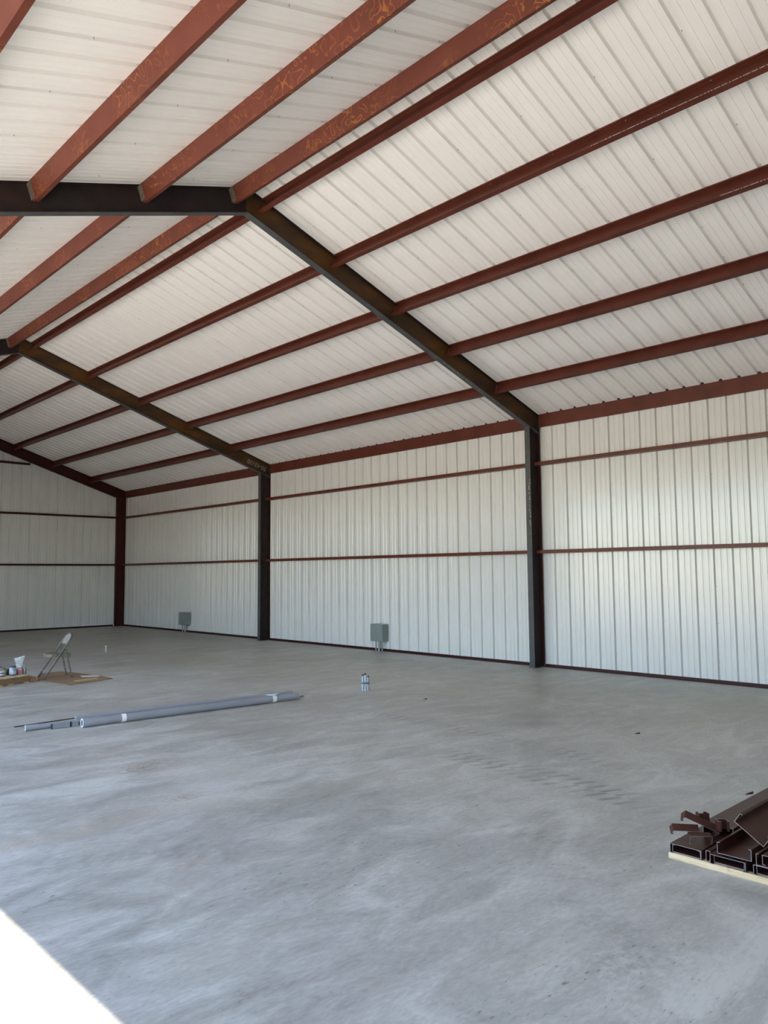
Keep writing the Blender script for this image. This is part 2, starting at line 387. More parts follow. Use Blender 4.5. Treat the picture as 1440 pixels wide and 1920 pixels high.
for k_, (xa, xb) in enumerate(((0.150, 0.1565), (XL-0.1565, XL-0.150))):
    zt = HE - 0.15*S + 0.044
    o = MB().box((xa, ystart-0.04, HE-0.155), (xb, ystart+npan*PW, zt)).build('trim_%d' % (k_+1), 'primer_dark')
    tag(o, 'folded eave trim along the %s roof edge' % ('right', 'left')[k_], None, None, 'structure')
for right in (True, False):
    m = MB()
    for k in range(1, npan):
        y = ystart + k*PW - 0.008
        d = 0.35
        while d < W - 0.2:
            x = -d if right else XL + d
            nx = SN if right else -SN
            z = zroof(x)
            m.tube([(x + nx*0.001, y, z + CN*0.001), (x - nx*0.016, y, z - CN*0.016)], [0.0055, 0.003], 5)
            d += 0.61
    tag(m.build('stitch_screws', 'screw', ceiling), None, None, None, 'stuff')

# ------------------------------------------------------------------ walls
WRIB = 7.585
wall_right = setting('wall_right', 'white ribbed metal side wall')
wy0 = WRIB - (math.floor((WRIB - (Y0-0.1))/PW)+1)*PW
nw = math.ceil((Y3 + 0.06 - wy0)/PW)
XW = 0.004
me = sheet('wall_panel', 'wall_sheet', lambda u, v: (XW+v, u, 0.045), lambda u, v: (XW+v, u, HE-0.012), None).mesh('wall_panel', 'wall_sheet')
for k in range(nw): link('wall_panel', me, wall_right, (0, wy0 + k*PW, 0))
m = MB()
for k in range(1, nw):
    y = wy0 + k*PW - 0.008; z = 0.35
    while z < HE - 0.3:
        m.tube([(XW+0.001, y, z), (XW-0.016, y, z)], [0.0055, 0.003], 5); z += 0.61
tag(m.build('stitch_screws', 'screw', wall_right), None, None, None, 'stuff')
wall_left = setting('wall_left', 'white ribbed metal wall closing part of the open long side')
NLEFT = 11; LEFT_TO = Y3 + 0.05; LEFT_FROM = LEFT_TO - NLEFT*PW
k = 0
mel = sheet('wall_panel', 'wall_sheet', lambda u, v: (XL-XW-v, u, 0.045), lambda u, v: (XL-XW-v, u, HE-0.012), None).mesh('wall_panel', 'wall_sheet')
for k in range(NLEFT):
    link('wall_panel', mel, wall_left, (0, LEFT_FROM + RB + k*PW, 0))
def end_wall(name, yp, out, label):
    w = setting(name, label)
    x = -0.60 + PW
    while x > XL - 0.3:
        def f1(u, v, x=x):
            X = x - PW + u
            return (X, yp + out*v, zroof(min(0.1, max(XL-0.1, X))) - 0.012)
        def f0(u, v, x=x): return (x - PW + u, yp + out*v, 0.045)
        # keep the sheets inside the building's corners
        mb = sheet('wall_panel', 'wall_sheet', f0, f1, None)
        mb.v = [(min(0.03, max(XL-0.03, p[0])), p[1], p[2]) for p in mb.v]
        if max(p[0] for p in mb.v) - min(p[0] for p in mb.v) > 0.05:
            mb.build('wall_panel', 'wall_sheet', w)
        x -= PW
    return w
YE = Y3 + 0.075
end_wall('wall_back', YE, 1, 'white ribbed metal end wall')
end_wall('wall_front', Y0 - 0.075, -1, 'white ribbed metal end wall behind the viewer')
def bay_spans(): return ((Y0, Y1), (Y1, Y2), (Y2, Y3))
b = MB()
for a, c in bay_spans():
    b.box((-0.004, a+BF/2+0.004, 0), (0.0, c-BF/2-0.004, 0.057)); b.box((-0.05, a+BF/2+0.004, 0), (-0.004, c-BF/2-0.004, 0.005))
tag(b.build('baseboard_right', 'primer_dark'), 'maroon steel base angle along the side wall', None, None, 'structure')
b = MB(); b.box((XL+CD, YE-0.008, 0), (-CD, YE-0.003, 0.057)); b.box((XL+CD, YE-0.055, 0), (-CD, YE-0.008, 0.005))
tag(b.build('baseboard_back', 'primer_dark'), 'maroon steel base angle along the end wall', None, None, 'structure')

b = MB(); b.box((XL, Y2+BF/2+0.004, 0), (XL+0.004, Y3-BF/2-0.004, 0.057)); b.box((XL+0.004, Y2+BF/2+0.004, 0), (XL+0.05, Y3-BF/2-0.004, 0.005))
tag(b.build('baseboard_left', 'primer_dark'), 'maroon steel base angle along the closed part of the open side', None, None, 'structure')

# ------------------------------------------------------------------ rigid frames
TF, TW = 0.010, 0.008
QR = [1.3335, 2.66, 3.9732, 5.2728, 6.584]              # purlin offsets from the eave, -x edge
QL = [7.0931, 8.4066, 9.7113, 11.03, 12.345]
def rafter_box(mb, right, d0, d1, h0, h1, ya, yb):
    """slab between horizontal distances d0..d1 from the wall line, h0..h1 below the roof line (perpendicular)"""
    if right: P_ = lambda d, h: (-d - h*SN*0, HE + S*d - h/CN)
    else: P_ = lambda d, h: (XL + d, HE + S*d - h/CN)
    q = [P_(d0, h0), P_(d1, h0), P_(d1, h1), P_(d0, h1)]
    return mb.add([(x, ya, z) for x, z in q] + [(x, yb, z) for x, z in q], [(0,1,2,3),(7,6,5,4),(0,4,5,1),(1,5,6,2),(2,6,7,3),(3,7,4,0)])
def make_frame(y, label, painted=False):
    t = thing('rigid_frame', label, 'steel frame', (-W, y, 0), 0, 'portal frames')
    off = Vector((W, 0, 0))
    wd, wr, fl = ('primer_dark', 'primer_dark', 'primer_dark') if painted else ('web_dark', 'web_rust', 'flange')
    def put(mb, name, mat, parent): 
        mb.v = [(p[0]+W, p[1], p[2]) for p in mb.v]; return mb.build(name, mat, parent)
    ztop = lambda d: HE + S*d - DR/CN
    for right in (True, False):
        sx = (lambda d: -d) if right else (lambda d: XL + d)
        # column: web, two flanges, base plate, cap plate
        z1 = ztop(CD); z0 = ztop(0)
        m = MB(); a0, a1 = sx(TF), sx(CD-TF)
        m.add([(a0,-TW/2,0.012),(a1,-TW/2,0.012),(a1,-TW/2,z1-0.014),(a0,-TW/2,z0-0.012),(a0,TW/2,0.012),(a1,TW/2,0.012),(a1,TW/2,z1-0.014),(a0,TW/2,z0-0.012)],
              [(0,1,2,3),(7,6,5,4),(0,4,5,1),(1,5,6,2),(2,6,7,3),(3,7,4,0)])
        col = put(m, 'column', 'web_dark' if not painted else 'primer_dark', t)
        for name, d0, d1, zt in (('inner_flange', CD-TF, CD, z1-0.012), ('outer_flange', 0.0, TF, z0-0.012)):
            xa, xb = sorted((sx(d0), sx(d1)))
            put(MB().box((xa, -BF/2, 0.012), (xb, BF/2, zt)), name, fl if name == 'inner_flange' else ('primer_dark'), col)
        xa, xb = sorted((sx(0.0), sx(CD+0.01)))
        put(MB().box((xa, -BF/2-0.012, 0), (xb, BF/2+0.012, 0.012)), 'base_plate', fl, col)
        cp = MB(); rafter_box(cp, right, 0.0, CD+0.004, DR, DR+0.012, -BF/2, BF/2)
        put(cp, 'cap_plate', fl, col)
        # rafter: web, flanges, end plate, purlin clips
        m = MB(); rafter_box(m, right, 0.01, W, TF, DR-TF, -TW/2, TW/2)
        raf = put(m, 'rafter', wr if right else wd, t)
        m = MB(); rafter_box(m, right, 0.0, W, 0.001, TF, -BF/2, BF/2); put(m, 'top_flange', 'web_dark' if not painted else fl, raf)
        m = MB(); rafter_box(m, right, 0.0, W, DR-TF, DR, -BF/2, BF/2); put(m, 'bottom_flange', fl, raf)
        m = MB(); rafter_box(m, right, 0.0, 0.01, TF, DR-TF, -BF/2, BF/2); put(m, 'end_plate', 'web_dark' if not painted else fl, raf)
        for q in (QR if right else QL):
            for sy in (-1, 1):
                m = MB()
                x = -q; zr = zroof(x)
                nx, nz = (SN, CN) if right else (-SN, CN)
                ax, az = (CN, -SN) if right else (CN, SN)
                s0 = 0.068 if right else -0.008
                pts = []
                for dd in (0.0, 0.008):
                    for hh in (0.012, DP-0.02):
                        pts.append((x + ax*(s0+dd) - nx*hh, zr + az*(s0+dd) - nz*hh))
                o = [pts[0], pts[2], pts[3], pts[1]]
                ya, yb = sy*TW/2, sy*0.105
                m.add([(p[0], ya, p[1]) for p in o] + [(p[0], yb, p[1]) for p in o], [(0,1,2,3),(7,6,5,4),(0,4,5,1),(1,5,6,2),(2,6,7,3),(3,7,4,0)])
                put(m, 'purlin_clip', 'clip' if not painted else fl, raf)
    return t
def chalk_text(body, size, mat, parent, m44, name='chalk_writing'):
    cu = bpy.data.curves.new(name, 'FONT'); cu.body = body; cu.size = size; cu.extrude = 0.0006; cu.align_x = 'CENTER'; cu.align_y = 'CENTER'; cu.offset = -0.004*size
    tmp = bpy.data.objects.new('t', cu); COL.objects.link(tmp)
    dg = bpy.context.evaluated_depsgraph_get(); me_ = bpy.data.meshes.new_from_object(tmp.evaluated_get(dg))
    bpy.data.objects.remove(tmp); bpy.data.curves.remove(cu)
    me_.materials.clear(); me_.materials.append(MAT[mat])
    o = link(name, me_, parent); o.matrix_local = m44; return o
make_frame(Y0, 'dark steel portal frame behind the viewer')
make_frame(Y1, 'black and rust-brown steel portal frame nearest in view, largest column')
f2 = make_frame(Y2, 'second black steel portal frame with chalk number above its column')
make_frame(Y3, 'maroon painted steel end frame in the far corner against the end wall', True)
raf2 = [o for o in f2.children if o.name.startswith('rafter')][0]
xc = -0.43
mt = Matrix.Translation((xc + W, -TW/2-0.0008, HE - S*xc - DR*0.5/CN)) @ Matrix.Rotation(TH, 4, 'Y') @ Matrix.Rotation(R(90), 4, 'X') @ Matrix.Rotation(R(180), 4, 'Z')
tag(chalk_text('50-43170', 0.17, 'chalk', raf2, mt), 'grey chalk number 50-43170 written upside down')

f1 = [o for o in bpy.data.objects if o.name == 'rigid_frame.001'][0]
col1 = [o for o in f1.children if o.name.startswith('column')][0]
rs = random.Random(3); m = MB(); z = 2.55
while z < 3.65:                                   # faint chalk strokes down the inner flange
    w_ = rs.uniform(0.006, 0.02); y = rs.uniform(-0.048, -0.028)
    m.box((-CD-0.0012+W, y, z), (-CD-0.0002+W, y+w_, z+rs.uniform(0.008, 0.05))); z += rs.uniform(0.03, 0.09)
tag(m.build('chalk_strokes', 'chalk', col1), 'faint chalk strokes', None, None, 'stuff')
raf1 = [o for o in f1.children if o.name.startswith('rafter')][0]
m = MB(); d = 1.75
while d < 2.75:
    l_ = rs.uniform(0.01, 0.035); yy = rs.uniform(-0.045, 0.03); hh = DR + 0.0008
    rafter_box(m, True, d, d+l_, DR+0.0002, hh, yy, yy+rs.uniform(0.004, 0.02)); d += rs.uniform(0.02, 0.06)
m.v = [(p[0]+W, p[1], p[2]) for p in m.v]
tag(m.build('chalk_strokes', 'chalk', raf1), 'faint chalk strokes', None, None, 'stuff')

# ------------------------------------------------------------------ purlins, eave struts, girts
BAYS = [('nearest roof bay', Y0, Y1), ('middle roof bay', Y1, Y2), ('far roof bay', Y2, Y3)]
NUM = ['lowest', 'second lowest', 'third lowest', 'fourth lowest', 'topmost']
FLG, LIP = 0.066, 0.020
for bi, (bn, a, c) in enumerate(BAYS):
    ln = c - a - 0.05
    pr = c_profile(DP, FLG, LIP)
    # right slope: open side towards the ridge (-x), web on the eave side
    mr = MB(); mr.prism([(FLG-u, -v) for u, v in pr], (0, -ln/2, -0.0005), (1, 0, 0), (0, 0, 1), (0, ln, 0)); mr = mr.mesh('purlin', 'primer')
    mlf = MB(); mlf.prism([(u, -v) for u, v in pr], (0, -ln/2, -0.0005), (1, 0, 0), (0, 0, 1), (0, ln, 0)); mlf = mlf.mesh('purlin', 'primer_marked')
    for i, q in enumerate(QR):
        o = link('roof_purlin', mr, None, (-q, (a+c)/2, zroof(-q)), (0, TH, 0))
        tag(o, 'rust-red steel roof purlin on the right slope, %s in the %s' % (NUM[i], bn), 'purlin', 'purlins on the right slope')
        if bi == 1 and i == 1:
            mt = Matrix.Translation((-0.0006, 13.3-(a+c)/2, -DP+0.012)) @ Matrix.Rotation(R(-90), 4, 'Z') @ Matrix.Rotation(R(90), 4, 'X')
            tag(chalk_text('50:43170', 0.022, 'chalk_white', o, mt, 'marker_writing'), 'tiny white marker writing')
        if bi == 0 and i in (2, 3):                # a line of small white print along the lower lip
            ya, yb = ((1.9, 3.9), (2.35, 3.6))[i-2]
            rs = random.Random(i); m = MB(); y = (1.6 if i == 3 else 2.2)
            y1_ = 3.75 if i == 3 else 2.9
            while y < y1_:
                l_ = rs.uniform(0.006, 0.016); m.box((-0.0010, y-(a+c)/2, -DP+0.005), (-0.0002, y-(a+c)/2+l_, -DP+0.013)); y += l_ + rs.choice((0.006, 0.006, 0.02))
            tag(m.build('printed_line', 'chalk_white', o), 'line of tiny white print', None, None, 'stuff')
    for i, q in enumerate(QL):
        o = link('roof_purlin', mlf, None, (-q, (a+c)/2, zroof(-q)), (0, -TH, 0))
        tag(o, 'brick-red purlin with rust scrawls, left slope, %s in the %s' % (NUM[4-i], bn), 'purlin', 'purlins on the left slope')
HB = 4.6546
for bi, (bn, a, c) in enumerate(BAYS):
    y0_, y1_ = a + BF/2 + 0.006, c - BF/2 - 0.006
    for side in (1, -1):
        X = (lambda x: x) if side > 0 else (lambda x: XL - x)
        zt = HE - 0.002
        pr = [(-0.062, HB+0.018), (-0.062, HB), (-0.0025, HB), (-0.0025, zt), (-0.09, zt+0.0875*S), (-0.09, zt+0.0875*S-0.004), (-0.0055, zt-0.006), (-0.0055, HB+0.003), (-0.0595, HB+0.003), (-0.0595, HB+0.018)]
        # web faces the room: mirror the section so the web stands at the inner side
        pr = [(-0.030, HB), (-0.030, HE+0.030*S-0.002), (0.0-0.0005, HE-0.002), (-0.0005, HE-0.006), (-0.0268, HE+0.0268*S-0.006), (-0.0268, HB+0.003), (-0.0005, HB+0.003), (-0.0005, HB)]
        mb = MB(); mb.prism([(X(u), v) for u, v in pr], (0, y0_, 0), (1, 0, 0), (0, 0, 1), (0, y1_-y0_, 0))
        o = mb.build('eave_strut', 'primer')
        tag(o, ('deep rust-red eave strut above the ribbed side wall, %s' if side > 0 else 'deep rust-red eave strut over the open side, %s') % bn.replace('roof ', ''), 'eave strut', 'eave struts')
    # foam closures filling the ribs above the strut
    cl = MB(); y = ystart
    while y < y1_ - 0.05:
        if y > y0_ + 0.05:
            cl.prism([(-0.034, 0), (-0.021, 0.038), (0.021, 0.038), (0.034, 0)], (-0.028, y, HE+0.028*S-0.0015), (0, 1, 0), (SN, 0, CN), (0.026, 0, -0.026*S))
        y += PITCH_R
    tag(cl.build('rib_closures', 'closure', ceiling), None, None, None, 'stuff')
GD, GF = 0.155, 0.064
for hi, (hz, hn) in enumerate(((2.175, 'lower'), (3.8918, 'upper'))):
    for bi, (bn, a, c) in enumerate(BAYS):
        y0_, y1_ = a + 0.022, c - 0.022
        pr = c_profile(GD, GF, 0.018)
        mb = MB(); mb.prism([(-v - 0.0005, hz + u) for u, v in pr], (0, y0_, 0), (1, 0, 0), (0, 0, 1), (0, y1_-y0_, 0))
        # notch past the column's outer flange: the channel stops clear of it
        mb.v = [(min(p[0], -TF-0.001) if abs(p[0]) < 0.02 else p[0], p[1], p[2]) for p in mb.v]
        o = mb.build('wall_girt', 'primer')
        tag(o, 'thin rust-red %s girt along the side wall in the %s' % (hn, bn.replace('roof ', '')), 'girt', 'side wall girts')
for hz, hn in ((2.175, 'lower'), (3.8918, 'upper')):
    for y0_, y1_, bn in ((Y2+0.022, Y3-0.022, 'far bay'),):
        mb = MB(); mb.prism([(XL + v + 0.011, hz + u) for u, v in c_profile(GD, GF, 0.018)], (0, y0_, 0), (1, 0, 0), (0, 0, 1), (0, y1_-y0_, 0))
        tag(mb.build('wall_girt', 'primer'), 'thin rust-red %s girt on the partly open long side, %s' % (hn, bn), 'girt', 'open side girts')
jb = MB(); jb.prism([(XL + v, LEFT_FROM + 0.03 + u) for u, v in c_profile(0.20, 0.066, 0.02)], (0, 0, 0.0), (1, 0, 0), (0, 1, 0), (0, 0, HB-0.002))
tag(jb.build('door_jamb_post', 'primer'), 'rust-red channel jamb post at the edge of the open side', 'post')
for hz, hn, hx in ((2.175, 'lower', 0.02), (3.8918, 'middle', 0.02), (5.575, 'upper', None)):
    xr = -CD - 0.002
    if hx is None:
        xr = -((hz + 0.09 - HE + DR/CN)/S) - 0.02
    pr = c_profile(0.12, GF, 0.018)
    xl = XL - xr
    mb = MB(); mb.prism([(YE - 0.002 - v, hz + u) for u, v in pr], (xl, 0, 0), (0, 1, 0), (0, 0, 1), (xr-xl, 0, 0))
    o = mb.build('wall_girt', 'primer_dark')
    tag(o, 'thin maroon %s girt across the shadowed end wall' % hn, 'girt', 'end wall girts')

# ------------------------------------------------------------------ electrical boxes on the wall
def electrical_box(y, label, nc):
    t = thing('electrical_box', label, 'electrical box', (-0.005, y, 0.0), 0, 'grey boxes on the side wall')
    bd = bevel(MB().box((-0.20, -0.205, 0.235), (-0.012, 0.205, 0.635)).build('body', 'box_grey', t), 0.006)
    bevel(MB().box((-0.212, -0.195, 0.245), (-0.2005, 0.195, 0.625)).build('cover', 'box_grey', t), 0.005)
    for k in range(nc):
        yy = 0.09 - 0.18*k/(nc-1); xx = -0.10 if k % 2 else -0.13
        o = MB().tube([(xx, yy, 0.0), (xx, yy, 0.236)], 0.016, 12).build('conduit', 'conduit', t)
        MB().tube([(xx, yy, 0.205), (xx, yy, 0.236)], 0.022, 12).build('coupling', 'conduit', o)
    return t
electrical_box(12.72, 'grey metal electrical box on conduits against the white wall, larger, middle bay', 4)
electrical_box(21.78, 'small distant grey metal electrical box on conduits, far wall bay', 3)

# ------------------------------------------------------------------ conduit stubs in the slab
t = thing('conduit_stub', 'cluster of pale grey conduit stubs taped together, standing out of the slab', 'conduit', (-4.43, 8.47, 0), 0)
for k, (dx, dy, h) in enumerate(((-0.026, 0.028, 0.225), (0.0, -0.002, 0.24), (0.028, -0.036, 0.205), (0.018, 0.030, 0.22))):
    o = MB().tube([(dx, dy, 0), (dx, dy, h)], 0.0165, 12).build('pipe', 'pvc_pale' if k != 2 else 'pvc', t)
    MB().tube([(dx, dy, h), (dx, dy, h+0.028)], 0.0135, 12).build('cap', 'rod', o)
MB().tube([(-0.05, 0.02, 0.118), (-0.01, 0.055, 0.118), (0.035, 0.05, 0.118), (0.052, -0.03, 0.118), (0.02, -0.062, 0.118), (-0.03, -0.02, 0.118)], 0.010, 8, True).build('tape', 'blue_tape', t)
t = thing('conduit_stub', 'single white pipe stub standing out of the floor in the far bay', 'conduit', (-4.60, 17.45, 0))
MB().tube([(0, 0, 0), (0, 0, 0.165)], 0.017, 12).build('pipe', 'white_plastic', t)
MB().tube([(0, 0, 0.165), (0, 0, 0.185)], 0.014, 12).build('cap', 'rod', t)

# ------------------------------------------------------------------ conduit lengths on the floor
def pipe(name, p0, p1, ro, ri, label, bell0=0.0, bell1=0.0, group='grey plastic conduits on the floor'):
    p0, p1 = Vector(p0), Vector(p1); d = (p1-p0); ln = d.length
    t = thing(name, label, 'pipe', (p0.x, p0.y, 0), math.atan2(d.y, d.x), group)
    z = p0.z
    def shell(xs, rs, ri_, nm, mat):
        m = MB(); m.tube([(x, 0, z) for x in xs], rs, 24, caps=False); m.tube([(x, 0, z) for x in (xs[0], xs[-1])], ri_, 24, caps=False)
        return m.build(nm, mat, t)
    xs, rs = [0.0], [ro]
    if bell0: xs, rs = [0.0, bell0, bell0+0.03], [ro*1.13, ro*1.13, ro]
    if bell1: xs += [ln-bell1-0.03, ln-bell1, ln]; rs += [ro, ro*1.13, ro*1.13]
    else: xs.append(ln); rs.append(ro)
    shell(xs, rs, ri, 'barrel', 'pvc')
    for x, r_ in ((0, rs[0]), (ln, rs[-1])):
        seg = 24; m = MB(); vs_ = []
        for rad in (ri, r_):
            for xx in (x-0.001, x+0.001):
                vs_ += [(xx, rad*math.cos(2*math.pi*k/seg), z+rad*math.sin(2*math.pi*k/seg)) for k in range(seg)]
        fs = []
        for A, B in ((0, 1), (1, 3), (3, 2), (2, 0)):
            fs += [(A*seg+k, A*seg+(k+1) % seg, B*seg+(k+1) % seg, B*seg+k) for k in range(seg)]
        m.add(vs_, fs); m.build('cut_end', 'pvc_edge', t)
    return t, ln
BIG = 0.0475
tB, lnB = pipe('conduit_pipe', (-8.715, 8.80, BIG*1.13), (-5.66, 8.565, BIG*1.13), BIG, 0.036, 'large grey plastic conduit with bell end and tape bands, nearest of the pipes', 0.22, 0.0)
for x, w_ in ((0.47, 0.055), (2.62, 0.06)):
    o = MB().tube([(x, 0, BIG*1.13), (x+w_, 0, BIG*1.13)], BIG+0.0025, 24).build('tape_band', 'tape', tB)
m = MB(); m.add([(2.60, -0.02, 0.112), (2.66, -0.045, 0.118), (2.70, -0.01, 0.120), (2.74, 0.0, 0.128), (2.66, 0.03, 0.118), (2.56, 0.06, 0.116),
                 (2.60, -0.02, 0.106), (2.66, -0.045, 0.110), (2.70, -0.01, 0.113), (2.74, 0.0, 0.121), (2.66, 0.03, 0.111), (2.56, 0.06, 0.110)],
                [(0,1,2,3,4,5), (11,10,9,8,7,6), (0,6,7,1), (1,7,8,2), (2,8,9,3), (3,9,10,4), (4,10,11,5), (5,11,6,0)])
m.build('loose_tape_end', 'tag', tB)
pipe('conduit_pipe', (-8.61, 9.25, 0.0345), (-5.47, 8.965, 0.0345), 0.0302, 0.022, 'grey plastic conduit lying behind the large taped one, bell at far end', 0.0, 0.12)
tA, lnA = pipe('conduit_pipe', (-9.27, 9.08, 0.034), (-6.25, 8.76, 0.034), 0.0302, 0.022, 'narrow grey plastic conduit with bell end sticking out furthest left', 0.13, 0.0)
def sleeve(p0, p1, label):
    p0, p1 = Vector(p0), Vector(p1); d = p1-p0
    t = thing('conduit_sleeve', label, 'sleeve', (p0.x, p0.y, 0), math.atan2(d.y, d.x), 'dark grey sleeves beside the narrow conduit')
    bevel(MB().box((0, -0.022, 0.001), (d.length, 0.022, 0.055)).build('body', 'pvc_dark', t), 0.008, 3)
    bevel(MB().box((-0.006, -0.024, 0.0), (0.006, 0.024, 0.058)).build('rim', 'rod', t), 0.002)
sleeve((-9.005, 8.975, 0), (-8.80, 8.955, 0), 'longer dark grey plastic sleeve lying against the narrow conduit')
sleeve((-8.785, 8.953, 0), (-8.70, 8.945, 0), 'shorter dark grey plastic sleeve by the large conduit mouth')
o = MB().tube([(0, 0, 0.008), (0.35, 0.01, 0.007), (0.80, 0.02, 0.006)], 0.006, 8).build('thin_rod', 'rod')
o.location = (-9.29, 9.395, 0); o.rotation_euler = (0, 0, R(2.5)); tag(o, 'thin black rod on the floor behind the narrow conduit', 'rod')
o = MB().tube([(0, 0, 0.012), (0.06, 0.03, 0.03), (0.12, 0.04, 0.022)], 0.009, 8).build('rusty_peg', 'clip')
o.location = (-5.62, 8.60, -0.003); tag(o, 'short rusty peg at the far end of the front conduit', 'peg')

# ------------------------------------------------------------------ folding chair
t = thing('folding_chair', 'beige metal folding chair with olive padded seat, standing on cardboard', 'chair', (-7.21, 13.60, 0.0185), R(173))
HW = 0.205
def arc(c0, c1, n=8): return [c0.lerp(c1, i/n) for i in range(n+1)]
# long frame: front feet rise to the rounded top of the backrest
F0, T0 = Vector((0.26, 0, 0)), Vector((-0.24, 0, 0.77))
pts = [Vector((F0.x, HW, 0)), Vector((0.10, HW, 0.245)), Vector((-0.17, HW-0.005, 0.665))]
for a in range(1, 8):
    th = math.pi*a/8
    pts.append(Vector((-0.17-0.055*math.sin(th), (HW-0.005)*math.cos(th), 0.665+0.105*math.sin(th))))
pts += [Vector((-0.17, -HW+0.005, 0.665)), Vector((0.10, -HW, 0.245)), Vector((F0.x, -HW, 0))]
MB().tube(pts, 0.015, 10).build('frame_tube', 'chair_metal', t)
for s_ in (1, -1):
    o = MB().tube([(-0.215, s_*(HW-0.03), 0), (-0.105, s_*(HW-0.03), 0.50)], 0.0135, 10).build('leg', 'chair_metal', t)
    MB().tube([(-0.2155, s_*(HW-0.03), 0), (-0.2115, s_*(HW-0.03), 0.02)], 0.015, 10).build('foot_cap', 'rod', o)
    MB().tube([(0.05, s_*(HW-0.012), 0.405), (-0.03, s_*(HW-0.012), 0.43), (-0.105, s_*(HW-0.018), 0.50)], 0.008, 8).build('hinge_arm', 'chair_metal', t)
    MB().tube([(0.2605, s_*HW, 0), (0.249, s_*HW, 0.018)], 0.016, 10).build('foot_cap', 'rod', t)
MB().tube([(0.19, -HW, 0.11), (0.19, HW, 0.11)], 0.006, 8).build('brace', 'chair_brace', t)
for z in (0.15, 0.28):
    MB().tube([(-0.215+0.22*z, -HW+0.03, z), (-0.215+0.22*z, HW-0.03, z)], 0.006, 8).build('brace', 'chair_brace', t)
m = MB(); pr = []
for x, hw in ((-0.20, 0.17), (-0.21, 0.14), (0.15, 0.165), (0.20, 0.14)): pass
sp = [(-0.20, -0.16), (-0.15, -0.18), (0.14, -0.185), (0.195, -0.15), (0.205, 0), (0.195, 0.15), (0.14, 0.185), (-0.15, 0.18), (-0.20, 0.16)]
m.prism(sp, (0, 0, 0.362), (1, 0, 0), (0, 1, 0), (0, 0, 0.060)); bevel(m.build('seat', 'chair_seat', t), 0.014, 3)
# backrest: curved pressed sheet between the uprights
m = MB(); vs_, fs = [], []; nu = 12
rows = [(0.0, -0.118, 0.572), (0.5, -0.150, 0.635), (1.0, -0.18, 0.695), (1.5, -0.208, 0.745), (1.75, -0.217, 0.760)]
for k, (q, x, z) in enumerate(rows):
    hw = HW-0.012 if z <= 0.67 else (HW-0.012)*math.sqrt(max(0.02, 1-((z-0.665)/0.102)**2))
    for tt in (0, 1):
        for i in range(nu+1):
            f = -1+2*i/nu
            vs_.append((x - 0.022*(1-f*f) - 0.004*tt, f*hw, z))
n1 = nu+1
for k in range(len(rows)-1):
    for tt in (0, 1):
        a, b_ = (2*k+tt)*n1, (2*(k+1)+tt)*n1
        for i in range(nu): fs.append((a+i, a+i+1, b_+i+1, b_+i))
    for i in (0, nu): fs.append((2*k*n1+i, (2*k+1)*n1+i, (2*k+3)*n1+i, (2*k+2)*n1+i))
for k in (0, len(rows)-1):
    for i in range(nu): fs.append((2*k*n1+i, 2*k*n1+i+1, (2*k+1)*n1+i+1, (2*k+1)*n1+i))
m.add(vs_, fs, True); m.build('backrest', 'chair_back', t)

# ------------------------------------------------------------------ cardboard, paper
def sheet_poly(name, poly, z, th, mat, label, cat, warp=0.0):
    """flat sheet with thickness and a little warp"""
    n = len(poly); cx = sum(p[0] for p in poly)/n; cy = sum(p[1] for p in poly)/n
    m = MB(); vs_ = []
    rnd = [random.random()*warp for _ in poly]
    for tt in (0, th):
        vs_ += [(p[0]-cx, p[1]-cy, tt + rnd[i]) for i, p in enumerate(poly)] + [(0, 0, tt)]
    fs = []
    for i in range(n):
        j = (i+1) % n
        fs += [(j, i, n), (n+1+i, n+1+j, 2*n+1), (i, j, n+1+j, n+1+i)]
    m.add(vs_, fs); o = m.build(name, mat); o.location = (cx, cy, z)
    return tag(o, label, cat)
cb = sheet_poly('cardboard_sheet', [(-7.56, 13.52), (-7.50, 12.95), (-7.42, 12.50), (-7.0, 12.60), (-6.56, 12.74), (-6.57, 13.15), (-6.62, 13.6), (-6.80, 14.45), (-7.22, 14.40)], 0.001, 0.008, 'cardboard', 'flattened brown cardboard box lying under the folding chair', 'cardboard', 0.005)
mm = MB(); mm.add([(-0.26, -0.07, 0.011), (0.20, 0.05, 0.011), (0.21, 0.11, 0.024), (-0.24, -0.02, 0.030), (-0.26, -0.07, 0.015), (0.20, 0.05, 0.015), (0.21, 0.11, 0.028), (-0.24, -0.02, 0.034)],
                  [(0,3,2,1), (4,5,6,7), (0,1,5,4), (1,2,6,5), (2,3,7,6), (3,0,4,7)])
fo = mm.build('flap', 'cardboard_edge', cb); fo.location = (-6.98 - cb.location.x, 12.80 - cb.location.y, 0)
pa = sheet_poly('paper_sheet', [(-6.92, 13.15), (-6.66, 13.05), (-6.58, 13.30), (-6.86, 13.42)], 0.020, 0.002, 'paper', 'white paper sheet lying on the brown cardboard', 'paper', 0.004)
cb2 = sheet_poly('cardboard_sheet', [(-7.735, 13.36), (-7.60, 13.40), (-7.575, 13.60), (-7.575, 14.15), (-7.70, 14.30)], 0.0, 0.055, 'cardboard', 'small pile of folded cardboard between pallet and chair', 'cardboard', 0.006)

